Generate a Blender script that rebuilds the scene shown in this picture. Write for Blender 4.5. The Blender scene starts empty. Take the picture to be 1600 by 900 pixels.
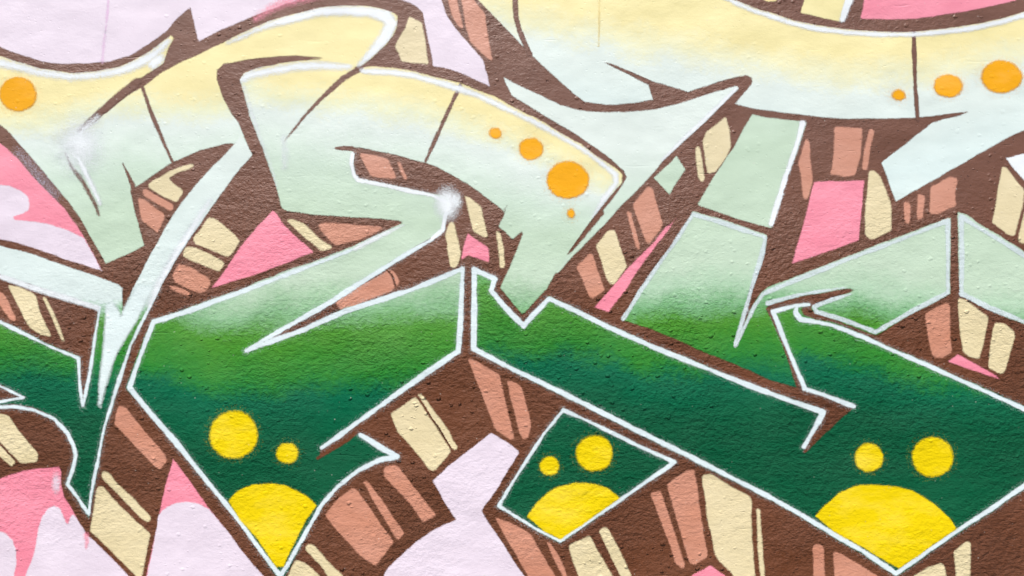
import bpy, math
import numpy as np

# ------------------------------------------------------------------ scene, camera, light
S = bpy.context.scene
C = S.collection
PX = 0.002                                     # the mural is measured in units of 2 mm
def wx(u): return (u - 800.0) * PX
def wz(v): return 1.6 - (v - 450.0) * PX

cam_d = bpy.data.cameras.new("camera")
cam = bpy.data.objects.new("camera", cam_d)
C.objects.link(cam)
CAM_D = 2.7
cam.location = (0.0, -CAM_D, 1.6)
cam.rotation_euler = (math.radians(90), 0, 0)
cam_d.sensor_width = 36.0
cam_d.lens = 36.0 * CAM_D / 3.2
cam_d.clip_end = 3000
S.camera = cam

SUN_EL, SUN_AZ = 57.0, -22.0                   # sun above the photographer's left shoulder
world = bpy.data.worlds.new("World")
S.world = world
world.use_nodes = True
wn = world.node_tree
bg = wn.nodes["Background"]
sky = wn.nodes.new("ShaderNodeTexSky")
sky.sky_type = 'NISHITA'
sky.sun_disc = False
sky.sun_elevation = math.radians(SUN_EL)
sky.sun_rotation = math.radians(180 - SUN_AZ)
sky.air_density = 1.0
sky.dust_density = 2.5
wn.links.new(sky.outputs[0], bg.inputs[0])
bg.inputs[1].default_value = 0.105

sun_d = bpy.data.lights.new("sun", 'SUN')
sun_d.energy = 2.6
sun_d.angle = math.radians(9)
sun_d.color = (1.0, 0.955, 0.90)
sun = bpy.data.objects.new("sun", sun_d)
C.objects.link(sun)
sun.rotation_euler = (math.radians(90 - SUN_EL), 0, math.radians(SUN_AZ))
sun.location = (-2, -4, 6)

S.view_settings.view_transform = 'Standard'
S.view_settings.look = 'None'
S.view_settings.gamma = 1.0
S.view_settings.exposure = 0.68
S.cycles.max_bounces = 6
S.cycles.transparent_max_bounces = 16

# ------------------------------------------------------------------ colours
PAINT_GAIN = 0.84                              # paint albedo of a patch that photographs as full white
VEIL = 0.006
def lin(c):
    c = c / 255.0
    return c / 12.92 if c <= 0.04045 else ((c + 0.055) / 1.055) ** 2.4
def paint(rgb):
    return tuple(min(0.88, max(0.006, (lin(c) - VEIL) * PAINT_GAIN)) for c in rgb) + (1.0,)

BROWN = (117, 73, 51)
CREAM = (236, 220, 176)
SALMON = (213, 150, 124)
PINK = (252, 150, 169)
LILAC = (240, 226, 237)
WHITE = (247, 252, 253)
ICE = (230, 243, 244)
YELLOW = (248, 218, 4)
ORANGE = (252, 178, 14)
PALEY = (251, 238, 174)
MINT0 = (231, 242, 233)
MINT1 = (210, 230, 210)
MINT2 = (202, 224, 198)
GREEN0 = (142, 190, 142)
GREEN1 = (88, 154, 60)
GREEN2 = (58, 139, 60)
DARK1 = (4, 112, 79)
DARK2 = (2, 98, 67)

# ------------------------------------------------------------------ numpy helpers
rng = np.random.default_rng(7)
U0, U1, V0, V1 = -330, 1930, -270, 1170        # extent of the painted coat
STEP = 3.0
def smooth_noise(nu, nv, cell_u, cell_v, seed):
    r = np.random.default_rng(seed)
    gu, gv = int(nu / cell_u) + 4, int(nv / cell_v) + 4
    g = r.random((gv, gu)) * 2 - 1
    uu = np.arange(nu) / cell_u + 1
    vv = np.arange(nv) / cell_v + 1
    iu, fu = uu.astype(int), uu % 1
    iv, fv = vv.astype(int), vv % 1
    fu = fu * fu * (3 - 2 * fu)
    fv = fv * fv * (3 - 2 * fv)
    a = g[np.ix_(iv, iu)] * (1 - fu) + g[np.ix_(iv, iu + 1)] * fu
    b = g[np.ix_(iv + 1, iu)] * (1 - fu) + g[np.ix_(iv + 1, iu + 1)] * fu
    return a * (1 - fv[:, None]) + b * fv[:, None]
NU, NV = int((U1 - U0) / STEP) + 2, int((V1 - V0) / STEP) + 2
H = (smooth_noise(NU, NV, 60, 40, 1) * 0.0016 + smooth_noise(NU, NV, 19, 13, 2) * 0.0008
     + smooth_noise(NU, NV, 7, 5, 3) * 0.00045)
WOB = smooth_noise(NU, NV, 9, 9, 4) * 0.6 + smooth_noise(NU, NV, 3.5, 3.5, 5) * 0.55
def sample(A, u, v):
    a = np.clip((u - U0) / STEP, 0, NU - 1.001)
    b = np.clip((v - V0) / STEP, 0, NV - 1.001)
    i, j = a.astype(int), b.astype(int)
    f, g = a - i, b - j
    return ((A[j, i] * (1 - f) + A[j, i + 1] * f) * (1 - g) + (A[j + 1, i] * (1 - f) + A[j + 1, i + 1] * f) * g)

def sd_poly(pts, U, V):
    P = np.asarray(pts, float)
    Q = np.roll(P, -1, 0)
    d2 = np.full(U.shape, 1e18)
    ins = np.zeros(U.shape, bool)
    for (ax, ay), (bx, by) in zip(P, Q):
        ex, ey = bx - ax, by - ay
        L = ex * ex + ey * ey
        if L < 1e-9: continue
        t = np.clip(((U - ax) * ex + (V - ay) * ey) / L, 0, 1)
        d2 = np.minimum(d2, (U - ax - t * ex) ** 2 + (V - ay - t * ey) ** 2)
        if ay != by:
            c = ((ay > V) != (by > V)) & (U < ex * (V - ay) / ey + ax)
            ins ^= c
    d = np.sqrt(d2)
    return np.where(ins, d, -d)
def sd_line(pts, U, V, w):
    P = np.asarray([p[:2] for p in pts], float)
    W = np.asarray([p[2] if len(p) > 2 else w for p in pts], float) / 2
    best = np.full(U.shape, -1e9)
    for k in range(len(P) - 1):
        (ax, ay), (bx, by) = P[k], P[k + 1]
        ex, ey = bx - ax, by - ay
        L = ex * ex + ey * ey + 1e-9
        t = np.clip(((U - ax) * ex + (V - ay) * ey) / L, 0, 1)
        d = np.sqrt((U - ax - t * ex) ** 2 + (V - ay - t * ey) ** 2)
        best = np.maximum(best, W[k] + (W[k + 1] - W[k]) * t - d)
    return best
def sd_blob(c, U, V):
    cx, cy, rx, ry = c[:4]
    k = np.sqrt(((U - cx) / rx) ** 2 + ((V - cy) / ry) ** 2)
    return (1 - k) * min(rx, ry)

# ------------------------------------------------------------------ materials
def node(nt, kind, **kw):
    n = nt.nodes.new(kind)
    for k, v in kw.items(): setattr(n, k, v)
    return n
def math_node(nt, op, a, b=None, c=None):
    n = node(nt, "ShaderNodeMath", operation=op)
    for i, x in enumerate((a, b, c)):
        if x is None: continue
        if isinstance(x, (int, float)): n.inputs[i].default_value = x
        else: nt.links.new(x, n.inputs[i])
    return n.outputs[0]
def noise_node(nt, vec, scale, detail=2.0, rough=0.5, dist=0.0):
    n = node(nt, "ShaderNodeTexNoise")
    n.inputs['Scale'].default_value = scale
    n.inputs['Detail'].default_value = detail
    n.inputs['Roughness'].default_value = rough
    n.inputs['Distortion'].default_value = dist
    nt.links.new(vec, n.inputs['Vector'])
    return n.outputs['Fac']
def maprange(nt, x, a, b, c, d, smooth=True):
    n = node(nt, "ShaderNodeMapRange", interpolation_type='SMOOTHSTEP' if smooth else 'LINEAR')
    nt.links.new(x, n.inputs[0])
    for i, v in enumerate((a, b, c, d)): n.inputs[i + 1].default_value = v
    return n.outputs[0]

def relief_group():
    """height of the rough render coat in metres, the same for every layer of paint"""
    g = bpy.data.node_groups.new("render_relief", 'ShaderNodeTree')
    g.interface.new_socket("Height", in_out='OUTPUT', socket_type='NodeSocketFloat')
    g.interface.new_socket("Grain", in_out='OUTPUT', socket_type='NodeSocketFloat')
    out = node(g, "NodeGroupOutput")
    tc = node(g, "ShaderNodeTexCoord")
    mp = node(g, "ShaderNodeMapping")
    mp.inputs['Scale'].default_value = (1.0, 1.0, 1.4)
    g.links.new(tc.outputs['Object'], mp.inputs[0])
    v = mp.outputs[0]
    o = tc.outputs['Object']
    grain = noise_node(g, v, 62.0, 4.0, 0.62, 0.15)
    fine = noise_node(g, v, 210.0, 2.0, 0.5)
    # trowelled smoother towards the top, coarser in patches
    sep = node(g, "ShaderNodeSeparateXYZ")
    g.links.new(o, sep.inputs[0])
    smoothing = maprange(g, sep.outputs[2], 1.4, 2.1, 1.0, 0.25)
    patch = maprange(g, noise_node(g, o, 2.3, 1.0), 0.34, 0.66, 0.4, 1.5)
    amp = math_node(g, 'MULTIPLY', smoothing, patch)
    rough = math_node(g, 'ADD', math_node(g, 'MULTIPLY', grain, 0.0088), math_node(g, 'MULTIPLY', fine, 0.0022))
    h = math_node(g, 'MULTIPLY', rough, amp)
    # pimples
    def spots(scale, rad, keep, height, seedv):
        m2 = node(g, "ShaderNodeMapping")
        m2.inputs['Location'].default_value = (seedv, seedv * 0.7, seedv * 1.3)
        m2.inputs['Scale'].default_value = (1, 1, 1.25)
        g.links.new(o, m2.inputs[0])
        wob = node(g, "ShaderNodeTexNoise")
        wob.inputs['Scale'].default_value = 90
        g.links.new(o, wob.inputs['Vector'])
        mix = node(g, "ShaderNodeVectorMath", operation='MULTIPLY_ADD')
        g.links.new(wob.outputs['Color'], mix.inputs[0])
        mix.inputs[1].default_value = (0.010, 0.010, 0.010)
        g.links.new(m2.outputs[0], mix.inputs[2])
        vo = node(g, "ShaderNodeTexVoronoi")
        vo.inputs['Scale'].default_value = scale
        g.links.new(mix.outputs[0], vo.inputs['Vector'])
        sc = node(g, "ShaderNodeSeparateColor")
        g.links.new(vo.outputs['Color'], sc.inputs[0])
        sel = math_node(g, 'GREATER_THAN', sc.outputs[0], 1.0 - keep)
        r = math_node(g, 'MULTIPLY', maprange(g, sc.outputs[1], 0, 1, 0.6, 1.3, False), rad)
        prof = math_node(g, 'SUBTRACT', 1.0, math_node(g, 'DIVIDE', vo.outputs['Distance'], r))
        prof = maprange(g, prof, 0.0, 0.75, 0.0, 1.0)
        return math_node(g, 'MULTIPLY', math_node(g, 'MULTIPLY', prof, sel), height)
    coarse = noise_node(g, v, 27.0, 2.0, 0.5)
    h = math_node(g, 'ADD', h, math_node(g, 'MULTIPLY', math_node(g, 'MULTIPLY', coarse, 0.0065), amp))
    patch2 = maprange(g, noise_node(g, o, 1.7, 1.0), 0.42, 0.62, 0.25, 1.5)
    amp2 = math_node(g, 'MULTIPLY', smoothing, patch2)
    h = math_node(g, 'ADD', h, math_node(g, 'MULTIPLY', spots(26, 0.23, 0.55, 0.0062, 3.1), amp2))
    h = math_node(g, 'ADD', h, math_node(g, 'MULTIPLY', spots(46, 0.24, 0.40, 0.0038, 8.7), amp2))
    # pinholes and nicks, clustered
    clus = maprange(g, noise_node(g, o, 5.0, 2.0), 0.40, 0.66, 0.0, 1.0)
    nick = maprange(g, noise_node(g, v, 58.0, 1.0), 0.70, 0.79, 0.0, -0.0030)
    h = math_node(g, 'ADD', h, math_node(g, 'MULTIPLY', nick, clus))
    hole = maprange(g, noise_node(g, o, 105.0, 0.0), 0.76, 0.84, 0.0, -0.0026)
    h = math_node(g, 'ADD', h, hole)
    # a few trowel drags: broken, slanting, stretched
    m3 = node(g, "ShaderNodeMapping")
    m3.inputs['Rotation'].default_value = (0, math.radians(14), 0)
    m3.inputs['Scale'].default_value = (7, 7, 62)
    g.links.new(o, m3.inputs[0])
    drag = maprange(g, noise_node(g, m3.outputs[0], 1.0, 2.0), 0.67, 0.82, 0.0, -0.0018)
    h = math_node(g, 'ADD', h, drag)
    g.links.new(h, out.inputs[0])
    g.links.new(grain, out.inputs[1])
    return g
RELIEF = relief_group()

MATS = {}
def paint_material(name, colour=None, ramp=None, speckle=0.55, opacity=1.0, rough=0.62, halo=0.0,
                   jitter=10.0, patchy=10.0, spec=0.12, body=None, gloss=0.9, drift=(0.91, 1.06), solid=False):
    """sprayed paint: flat colour or a fade along the attribute 'fade'; soft edge from 'edge'"""
    if name in MATS: return MATS[name]
    if not solid and opacity >= 1.0:
        paint_material(name + "_solid", colour, ramp, speckle, 1.0, rough, halo, jitter, patchy, spec, body, gloss, drift, True)
    m = bpy.data.materials.new(name)
    MATS[name] = m
    m.use_nodes = True
    nt = m.node_tree
    bs = nt.nodes["Principled BSDF"]
    outp = nt.nodes["Material Output"]
    tc = node(nt, "ShaderNodeTexCoord")
    o = tc.outputs['Object']
    rel = node(nt, "ShaderNodeGroup")
    rel.node_tree = RELIEF
    bump = node(nt, "ShaderNodeBump")
    bump.inputs['Distance'].default_value = 1.0
    nt.links.new(rel.outputs[0], bump.inputs['Height'])
    nt.links.new(bump.outputs[0], bs.inputs['Normal'])
    # specular raised with height, standing in for hazy veiling light over the top
    sp = node(nt, "ShaderNodeSeparateXYZ")
    nt.links.new(o, sp.inputs[0])
    gl = math_node(nt, 'MULTIPLY_ADD', noise_node(nt, o, 3.0, 3.0), 0.5, math_node(nt, 'SUBTRACT', sp.outputs[2], 0.25))
    nt.links.new(maprange(nt, gl, 1.3, 2.15, rough, 0.52), bs.inputs['Roughness'])
    nt.links.new(maprange(nt, gl, 1.3, 2.15, spec, gloss), bs.inputs['Specular IOR Level'])
    fine = noise_node(nt, o, 330.0, 2.0, 0.6)
    grain = rel.outputs[1]
    if ramp:
        at = node(nt, "ShaderNodeAttribute", attribute_name="fade")
        big = noise_node(nt, o, 9.0, 3.0, 0.55)
        t = math_node(nt, 'MULTIPLY_ADD', math_node(nt, 'SUBTRACT', big, 0.5), patchy * 6, at.outputs['Fac'])
        t = math_node(nt, 'MULTIPLY_ADD', math_node(nt, 'SUBTRACT', fine, 0.5), jitter * 3.0, t)
        t = math_node(nt, 'MULTIPLY_ADD', math_node(nt, 'SUBTRACT', grain, 0.5), jitter * -4.0, t)
        lo, hi = ramp[0][0], ramp[-1][0]
        f = maprange(nt, t, lo, hi, 0, 1, False)
        cr = node(nt, "ShaderNodeValToRGB")
        nt.links.new(f, cr.inputs[0])
        els = cr.color_ramp.elements
        while len(els) < len(ramp): els.new(0.5)
        for e, (p, c) in zip(els, ramp): e.position = (p - lo) / (hi - lo)
        for e, (p, c) in zip(els, ramp): e.color = paint(c)
        col = cr.outputs[0]
    else:
        rgb = node(nt, "ShaderNodeRGB")
        rgb.outputs[0].default_value = paint(colour)
        col = rgb.outputs[0]
    # thin coats show the grain of the render, thick pale ones fill it
    if body is not None:
        bump.inputs['Strength'].default_value = body
    else:
        bw = node(nt, "ShaderNodeRGBToBW")
        nt.links.new(col, bw.inputs[0])
        nt.links.new(maprange(nt, bw.outputs[0], 0.06, 0.55, 1.0, 0.24), bump.inputs['Strength'])
    # uneven coverage of the spray: slight drift of tone
    hs = node(nt, "ShaderNodeHueSaturation")
    mpd = node(nt, "ShaderNodeMapping")
    mpd.inputs['Scale'].default_value = (1.0, 1.0, 2.2)
    mpd.inputs['Rotation'].default_value = (0, math.radians(-18), 0)
    nt.links.new(o, mpd.inputs[0])
    tone = noise_node(nt, mpd.outputs[0], 5.0, 5.0, 0.62)
    nt.links.new(maprange(nt, tone, 0.28, 0.72, drift[0], drift[1], False), hs.inputs['Value'])
    nt.links.new(maprange(nt, tone, 0.25, 0.75, 1.06, 0.95, False), hs.inputs['Saturation'])
    nt.links.new(col, hs.inputs['Color'])
    # little chips down to the pale render
    chip = maprange(nt, noise_node(nt, o, 150.0, 0.0), 0.852, 0.875, 0.0, 0.7)
    cm = node(nt, "ShaderNodeMix", data_type='RGBA')
    nt.links.new(chip, cm.inputs[0])
    nt.links.new(hs.outputs[0], cm.inputs[6])
    cm.inputs[7].default_value = (0.62, 0.58, 0.52, 1)
    nt.links.new(cm.outputs[2], bs.inputs['Base Color'])
    if solid: return m
    # edge
    ed = node(nt, "ShaderNodeAttribute", attribute_name="edge")
    s = math_node(nt, 'MULTIPLY_ADD', math_node(nt, 'SUBTRACT', fine, 0.5), speckle * 2.2, ed.outputs['Fac'])
    s = math_node(nt, 'MULTIPLY_ADD', math_node(nt, 'SUBTRACT', grain, 0.5), speckle * 1.6, s)
    a = maprange(nt, s, -1.0, 1.0, 0.0, opacity)
    if halo > 0:
        hgl = maprange(nt, s, -5.0, 0.5, 0.0, halo)
        a = math_node(nt, 'MAXIMUM', a, hgl)
    # the soft edge is made of separate droplets of paint
    vo = node(nt, "ShaderNodeTexVoronoi")
    vo.inputs['Scale'].default_value = 1300.0
    nt.links.new(o, vo.inputs['Vector'])
    sc = node(nt, "ShaderNodeSeparateColor")
    nt.links.new(vo.outputs['Color'], sc.inputs[0])
    a = math_node(nt, 'GREATER_THAN', a, sc.outputs[0])
    tr = node(nt, "ShaderNodeBsdfTransparent")
    mx = node(nt, "ShaderNodeMixShader")
    nt.links.new(a, mx.inputs[0])
    nt.links.new(tr.outputs[0], mx.inputs[1])
    nt.links.new(bs.outputs[0], mx.inputs[2])
    nt.links.new(mx.outputs[0], outp.inputs[0])
    return m

# ------------------------------------------------------------------ building one coat of paint
LAYER = 0.00007
COUNT = [0]                                     # strokes cross one another: each lies a hair above the last
def coat(name, sdf, bbox, mat, layer, parent, feather=1.6, step=STEP, fade=None, wobble=1.0, reach=1.25, clip=None):
    m = max(feather * reach, 1.0) + 3
    if layer > 7.5:
        COUNT[0] += 1
        layer += 0.15 * COUNT[0]
    a0 = math.floor((max(bbox[0] - m, U0) - U0) / step); a1 = math.ceil((min(bbox[2] + m, U1 - STEP) - U0) / step)
    b0 = math.floor((max(bbox[1] - m, V0) - V0) / step); b1 = math.ceil((min(bbox[3] + m, V1 - STEP) - V0) / step)
    us = U0 + np.arange(a0, a1 + 1) * step
    vs = V0 + np.arange(b0, b1 + 1) * step
    U, V = np.meshgrid(us, vs)
    d = sdf(U, V)
    if wobble: d = d + sample(WOB, U, V) * wobble
    e = d / feather
    if clip is not None: e = np.minimum(e, sd_poly(clip, U, V) / 1.5)
    k = e > -reach
    cell = k[:-1, :-1] | k[1:, :-1] | k[:-1, 1:] | k[1:, 1:]
    nv, nu = U.shape
    idx = np.arange(nv * nu).reshape(nv, nu)
    q = np.stack([idx[:-1, :-1][cell], idx[1:, :-1][cell], idx[1:, 1:][cell], idx[:-1, 1:][cell]], 1)
    used, inv = np.unique(q.ravel(), return_inverse=True)
    uu, vv = U.ravel()[used], V.ravel()[used]
    n = len(used)
    co = np.empty((n, 3), np.float32)
    co[:, 0] = (uu - 800) * PX
    co[:, 1] = -sample(H, uu, vv) - layer * LAYER
    co[:, 2] = 1.6 - (vv - 450) * PX
    me = bpy.data.meshes.new(name)
    me.vertices.add(n)
    me.vertices.foreach_set("co", co.ravel())
    nf = len(q)
    me.loops.add(nf * 4)
    me.loops.foreach_set("vertex_index", inv.astype(np.int32).ravel())
    me.polygons.add(nf)
    me.polygons.foreach_set("loop_start", (np.arange(nf) * 4).astype(np.int32))
    me.polygons.foreach_set("use_smooth", np.ones(nf, bool))
    me.update(calc_edges=True)
    at = me.attributes.new("edge", 'FLOAT', 'POINT')
    at.data.foreach_set("value", np.clip(e.ravel()[used], -6, 6).astype(np.float32))
    if fade is not None:
        at = me.attributes.new("fade", 'FLOAT', 'POINT')
        at.data.foreach_set("value", fade(uu, vv).astype(np.float32))
    me.materials.append(mat)
    if mat.name + "_solid" in MATS:
        me.materials.append(MATS[mat.name + "_solid"])
        full = e > 3.0
        full = (full[:-1, :-1] & full[1:, :-1] & full[:-1, 1:] & full[1:, 1:])[cell]
        me.polygons.foreach_set("material_index", full.astype(np.int32))
    o = bpy.data.objects.new(name, me)
    C.objects.link(o)
    o.parent = parent
    return o
def rounded(pts, r):
    out = []
    P = np.asarray(pts, float)
    for k in range(len(P)):
        for q in (P[k - 1], P[(k + 1) % len(P)]):
            L = np.hypot(*(q - P[k])) + 1e-6
            out.append(tuple(P[k] + (q - P[k]) * min(r / L, 0.4)))
    return out
def bb(pts):
    P = np.asarray([p[:2] for p in pts], float)
    return (P[:, 0].min(), P[:, 1].min(), P[:, 0].max(), P[:, 1].max())
def shape(name, pts, mat, layer, parent, **kw):
    return coat(name, lambda U, V: sd_poly(pts, U, V), bb(pts), mat, layer, parent, **kw)
def stroke(name, lines, mat, layer, parent, w=8, **kw):
    """one or several brush lines of one outline"""
    if not isinstance(lines[0][0], (tuple, list)): lines = [lines]
    allp = [p for l in lines for p in l]
    b = bb(allp)
    W = max([w] + [p[2] for p in allp if len(p) > 2]) / 2
    b = (b[0] - W, b[1] - W, b[2] + W, b[3] + W)
    def f(U, V):
        r = sd_line(lines[0], U, V, w)
        for l in lines[1:]: r = np.maximum(r, sd_line(l, U, V, w))
        return r
    kw.setdefault('step', 1.5)
    return coat(name, f, b, mat, layer, parent, **kw)
def blob(name, c, mat, layer, parent, **kw):
    cx, cy, rx, ry = c
    return coat(name, lambda U, V: sd_blob(c, U, V), (cx - rx, cy - ry, cx + rx, cy + ry), mat, layer, parent, **kw)

# ------------------------------------------------------------------ plain materials of the place
def plain(name, colour, scale, amount, rough, bump_h):
    m = bpy.data.materials.new(name)
    m.use_nodes = True
    nt = m.node_tree
    bs = nt.nodes["Principled BSDF"]
    tc = node(nt, "ShaderNodeTexCoord")
    n1 = noise_node(nt, tc.outputs['Object'], scale, 6.0, 0.6)
    n2 = noise_node(nt, tc.outputs['Object'], scale * 14, 3.0, 0.6)
    cr = node(nt, "ShaderNodeValToRGB")
    cr.color_ramp.elements[0].color = tuple(c * (1 - amount) for c in colour) + (1,)
    cr.color_ramp.elements[1].color = tuple(c * (1 + amount) for c in colour) + (1,)
    nt.links.new(math_node(nt, 'MULTIPLY_ADD', n2, 0.4, math_node(nt, 'MULTIPLY', n1, 0.6)), cr.inputs[0])
    nt.links.new(cr.outputs[0], bs.inputs['Base Color'])
    bs.inputs['Roughness'].default_value = rough
    bp = node(nt, "ShaderNodeBump")
    bp.inputs['Distance'].default_value = bump_h
    nt.links.new(n2, bp.inputs['Height'])
    nt.links.new(bp.outputs[0], bs.inputs['Normal'])
    return m
M_PLASTER = plain("bare_render", (0.52, 0.50, 0.47), 3.0, 0.12, 0.85, 0.003)
M_CONCRETE = plain("coping_concrete", (0.36, 0.35, 0.33), 5.0, 0.2, 0.9, 0.002)
M_PAVING = plain("pavement_concrete", (0.30, 0.29, 0.28), 2.0, 0.18, 0.9, 0.002)
M_ASPHALT = plain("asphalt", (0.055, 0.055, 0.057), 6.0, 0.25, 0.9, 0.004)

def box_mesh(name, x0, x1, y0, y1, z0, z1, mat, parent=None, bevel=0.008):
    import bmesh
    bm = bmesh.new()
    r = bmesh.ops.create_cube(bm, size=1.0)
    for v in bm.verts:
        v.co = (x0 + (v.co.x + .5) * (x1 - x0), y0 + (v.co.y + .5) * (y1 - y0), z0 + (v.co.z + .5) * (z1 - z0))
    bmesh.ops.bevel(bm, geom=bm.edges[:], offset=bevel, segments=2, affect='EDGES')
    me = bpy.data.meshes.new(name)
    bm.to_mesh(me); bm.free()
    me.materials.append(mat)
    o = bpy.data.objects.new(name, me)
    C.objects.link(o)
    o.parent = parent
    return o

# ground in front of the wall
me = bpy.data.meshes.new("ground")
me.from_pydata([(-900, -900, -0.13), (900, -900, -0.13), (900, 900, -0.13), (-900, 900, -0.13)], [], [(0, 1, 2, 3)])
me.materials.append(M_ASPHALT)
ground = bpy.data.objects.new("ground", me)
C.objects.link(ground)
ground['kind'] = 'structure'
pav = box_mesh("pavement", -30, 30, -0.75, 0.6, -0.30, 0.0, M_PAVING)
pav['kind'] = 'structure'

# ------------------------------------------------------------------ the wall
wall = bpy.data.objects.new("graffiti_wall", None)
C.objects.link(wall)
wall['label'] = "rough rendered wall covered with green, mint and brown spray painted graffiti letters"
wall['category'] = "wall"
wall['kind'] = "thing"
box_mesh("wall_core", -3.4, 3.4, 0.006, 0.30, -0.05, 3.22, M_PLASTER, wall, 0.015)
slab0 = None
for k in range(7):
    x0 = -3.45 + k * 0.986
    if slab0 is None:
        slab0 = box_mesh("coping_slab", x0, x0 + 0.978, -0.05, 0.36, 3.221, 3.30, M_CONCRETE, wall, 0.012)
    else:
        o = slab0.copy()
        C.objects.link(o)
        o.location.x = k * 0.986

# ---- first coat: brown over the whole piece
m_brown = paint_material("brown_paint", BROWN, body=1.35, spec=0.2, rough=0.42, gloss=0.85, drift=(0.82, 1.15))
frame = [(-260, -200), (300, -215), (900, -190), (1500, -220), (1860, -190), (1850, 300), (1870, 800), (1840, 1090),
         (1200, 1110), (500, 1085), (-250, 1100), (-265, 500)]
shape("brown_coat", frame, m_brown, 0, wall, feather=3, wobble=4)

m_pink = paint_material("hot_pink_paint", PINK, body=0.5)
m_lilac = paint_material("pale_lilac_paint", LILAC, body=0.27, drift=(0.88, 1.05))
m_cream = paint_material("cream_paint", CREAM, body=0.55)
m_salmon = paint_material("salmon_paint", SALMON, body=0.62)
m_white = paint_material("white_paint", WHITE, speckle=0.9, halo=0.09)
m_ice = paint_material("icy_white_paint", ICE, speckle=0.9, halo=0.09)
m_shine = paint_material("soft_white_paint", WHITE, speckle=0.35, opacity=0.93)
m_faint = paint_material("thin_icy_paint", ICE, speckle=0.7, opacity=0.8)
m_spike = paint_material("mint_white_paint", (232, 246, 243), speckle=0.5)
m_glow = paint_material("white_glow_paint", WHITE, speckle=0.3, opacity=0.88)
m_veil = paint_material("thin_white_paint", WHITE, speckle=0.4, opacity=0.5)
m_mist = paint_material("white_mist_paint", WHITE, speckle=0.30, opacity=0.97)
m_thinmist = paint_material("thin_white_mist_paint", (222, 220, 240), speckle=0.45, opacity=0.22)
m_pinkmist = paint_material("pink_mist_paint", PINK, speckle=0.35, opacity=0.75)
m_line = paint_material("brown_line_paint", BROWN, speckle=0.7)
m_fineline = paint_material("brown_fading_line_paint", (120, 84, 66), speckle=0.8, opacity=0.9)
m_yellow = paint_material("yellow_paint", YELLOW, speckle=0.6, body=0.45, halo=0.03, drift=(0.88, 1.06))
m_orange = paint_material("orange_paint", ORANGE, speckle=0.4, gloss=0.3, halo=0.05)
m_amberedge = paint_material("pale_orange_paint", (255, 205, 100), speckle=0.5, opacity=0.7)

# ---- background patches
BK = 1
def lilac(pts, **kw): return shape("lilac_patch", pts, m_lilac, BK + 1, wall, **kw)
def pink(pts, layer=BK, **kw): return shape("pink_patch", pts, m_pink, layer, wall, **kw)
lilac([(-250, -190), (-250, 40), (-60, 50), (0, 73), (40, 88), (65, 96), (100, 99.5), (135, 99), (170, 96), (200, 88), (235, 68),
       (260, 48), (275, 30), (290, 16), (297, 10), (300, 18), (310, 66), (340, 50), (370, 36), (400, 23), (425, 15), (445, 7),
       (467, 1), (520, -10), (580, -10), (625, -1), (640, 4), (652, 11), (660, 19), (662, 26), (669, 62), (677, 103),
       (700, 107), (725, 116), (765, 135), (762, 120), (755, 95), (735, 72), (712, 45), (697, 22), (690, 0), (684, -60), (680, -195)])
stroke("pink_haze", [(400, 30, 4), (425, 12, 10), (450, 2, 12), (490, -8, 14), (560, -22, 16)], m_pinkmist, BK + 2, wall, feather=7, reach=1.1)
stroke("pink_drip", [(170, -30, 5), (169, 10, 4), (167, 30, 3.5), (165, 48, 2)], paint_material("pink_drip_paint", (232, 190, 224), opacity=0.9), BK + 2, wall, feather=2)
stroke("pink_drip", [(165, 48, 2), (162, 70, 3), (160, 96, 3)], MATS["pink_drip_paint"], BK + 2, wall, feather=3.2)

pink([(-230, 120), (-60, 180), (0, 224), (8, 230), (30, 250), (52, 277), (75, 300), (100, 325), (120, 352), (132, 372), (145, 395),
      (160, 423), (140, 417), (100, 404), (50, 386), (0, 373), (-240, 300)])
lilac([(-250, 270), (-60, 286), (0, 289), (15, 290), (32, 297), (44, 307), (47, 320), (44, 329), (35, 334), (22, 338), (20, 341), (25, 344),
       (50, 346), (75, 350), (100, 357), (117, 365), (131, 372), (145, 396), (160, 424), (140, 417), (100, 404), (50, 386),
       (0, 373), (-250, 302)])
pink([(-250, 860), (-80, 775), (0, 748), (15, 742), (37, 736), (62, 732), (92, 729), (95, 735), (95, 757), (100, 775), (110, 792), (122, 815),
      (135, 835), (150, 847), (175, 872), (202, 900), (260, 965), (330, 1070), (-240, 1080)])
lilac([(-250, 850), (-60, 836), (0, 830), (10, 834), (20, 845), (25, 860), (25, 880), (21, 900), (10, 940), (-60, 1000), (-240, 1040)])
lilac([(40, 900), (50, 875), (56, 850), (60, 825), (67, 805), (75, 794), (85, 790), (94, 795), (99, 807), (104, 819), (107, 819), (111, 807),
       (115, 804), (122, 815), (135, 835), (150, 847), (175, 872), (202, 900), (258, 965), (325, 1070), (0, 1080), (25, 960)])
stroke("pink_drip", [(135, 836, 7), (136, 846, 5), (135, 856, 2)], m_pinkmist, BK + 2, wall, feather=3)
blob("lilac_dab", (88, 754, 5, 13), paint_material("lilac_haze_paint", LILAC, opacity=0.75), BK + 2, wall, feather=4)
pink([(270, 716), (262, 745), (252, 787), (245, 825), (235, 870), (229, 900), (215, 985), (205, 1075), (520, 1075), (455, 965), (412, 900), (400, 886), (382, 865),
      (355, 830), (327, 795), (300, 757), (277, 725)])
lilac([(248, 805), (254, 797), (262, 791), (275, 786), (292, 784), (310, 787), (327, 796), (355, 830), (382, 865), (400, 886), (412, 900), (455, 965), (515, 1070),
       (208, 1070), (217, 985), (230, 900), (236, 870), (245, 825)])
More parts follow.
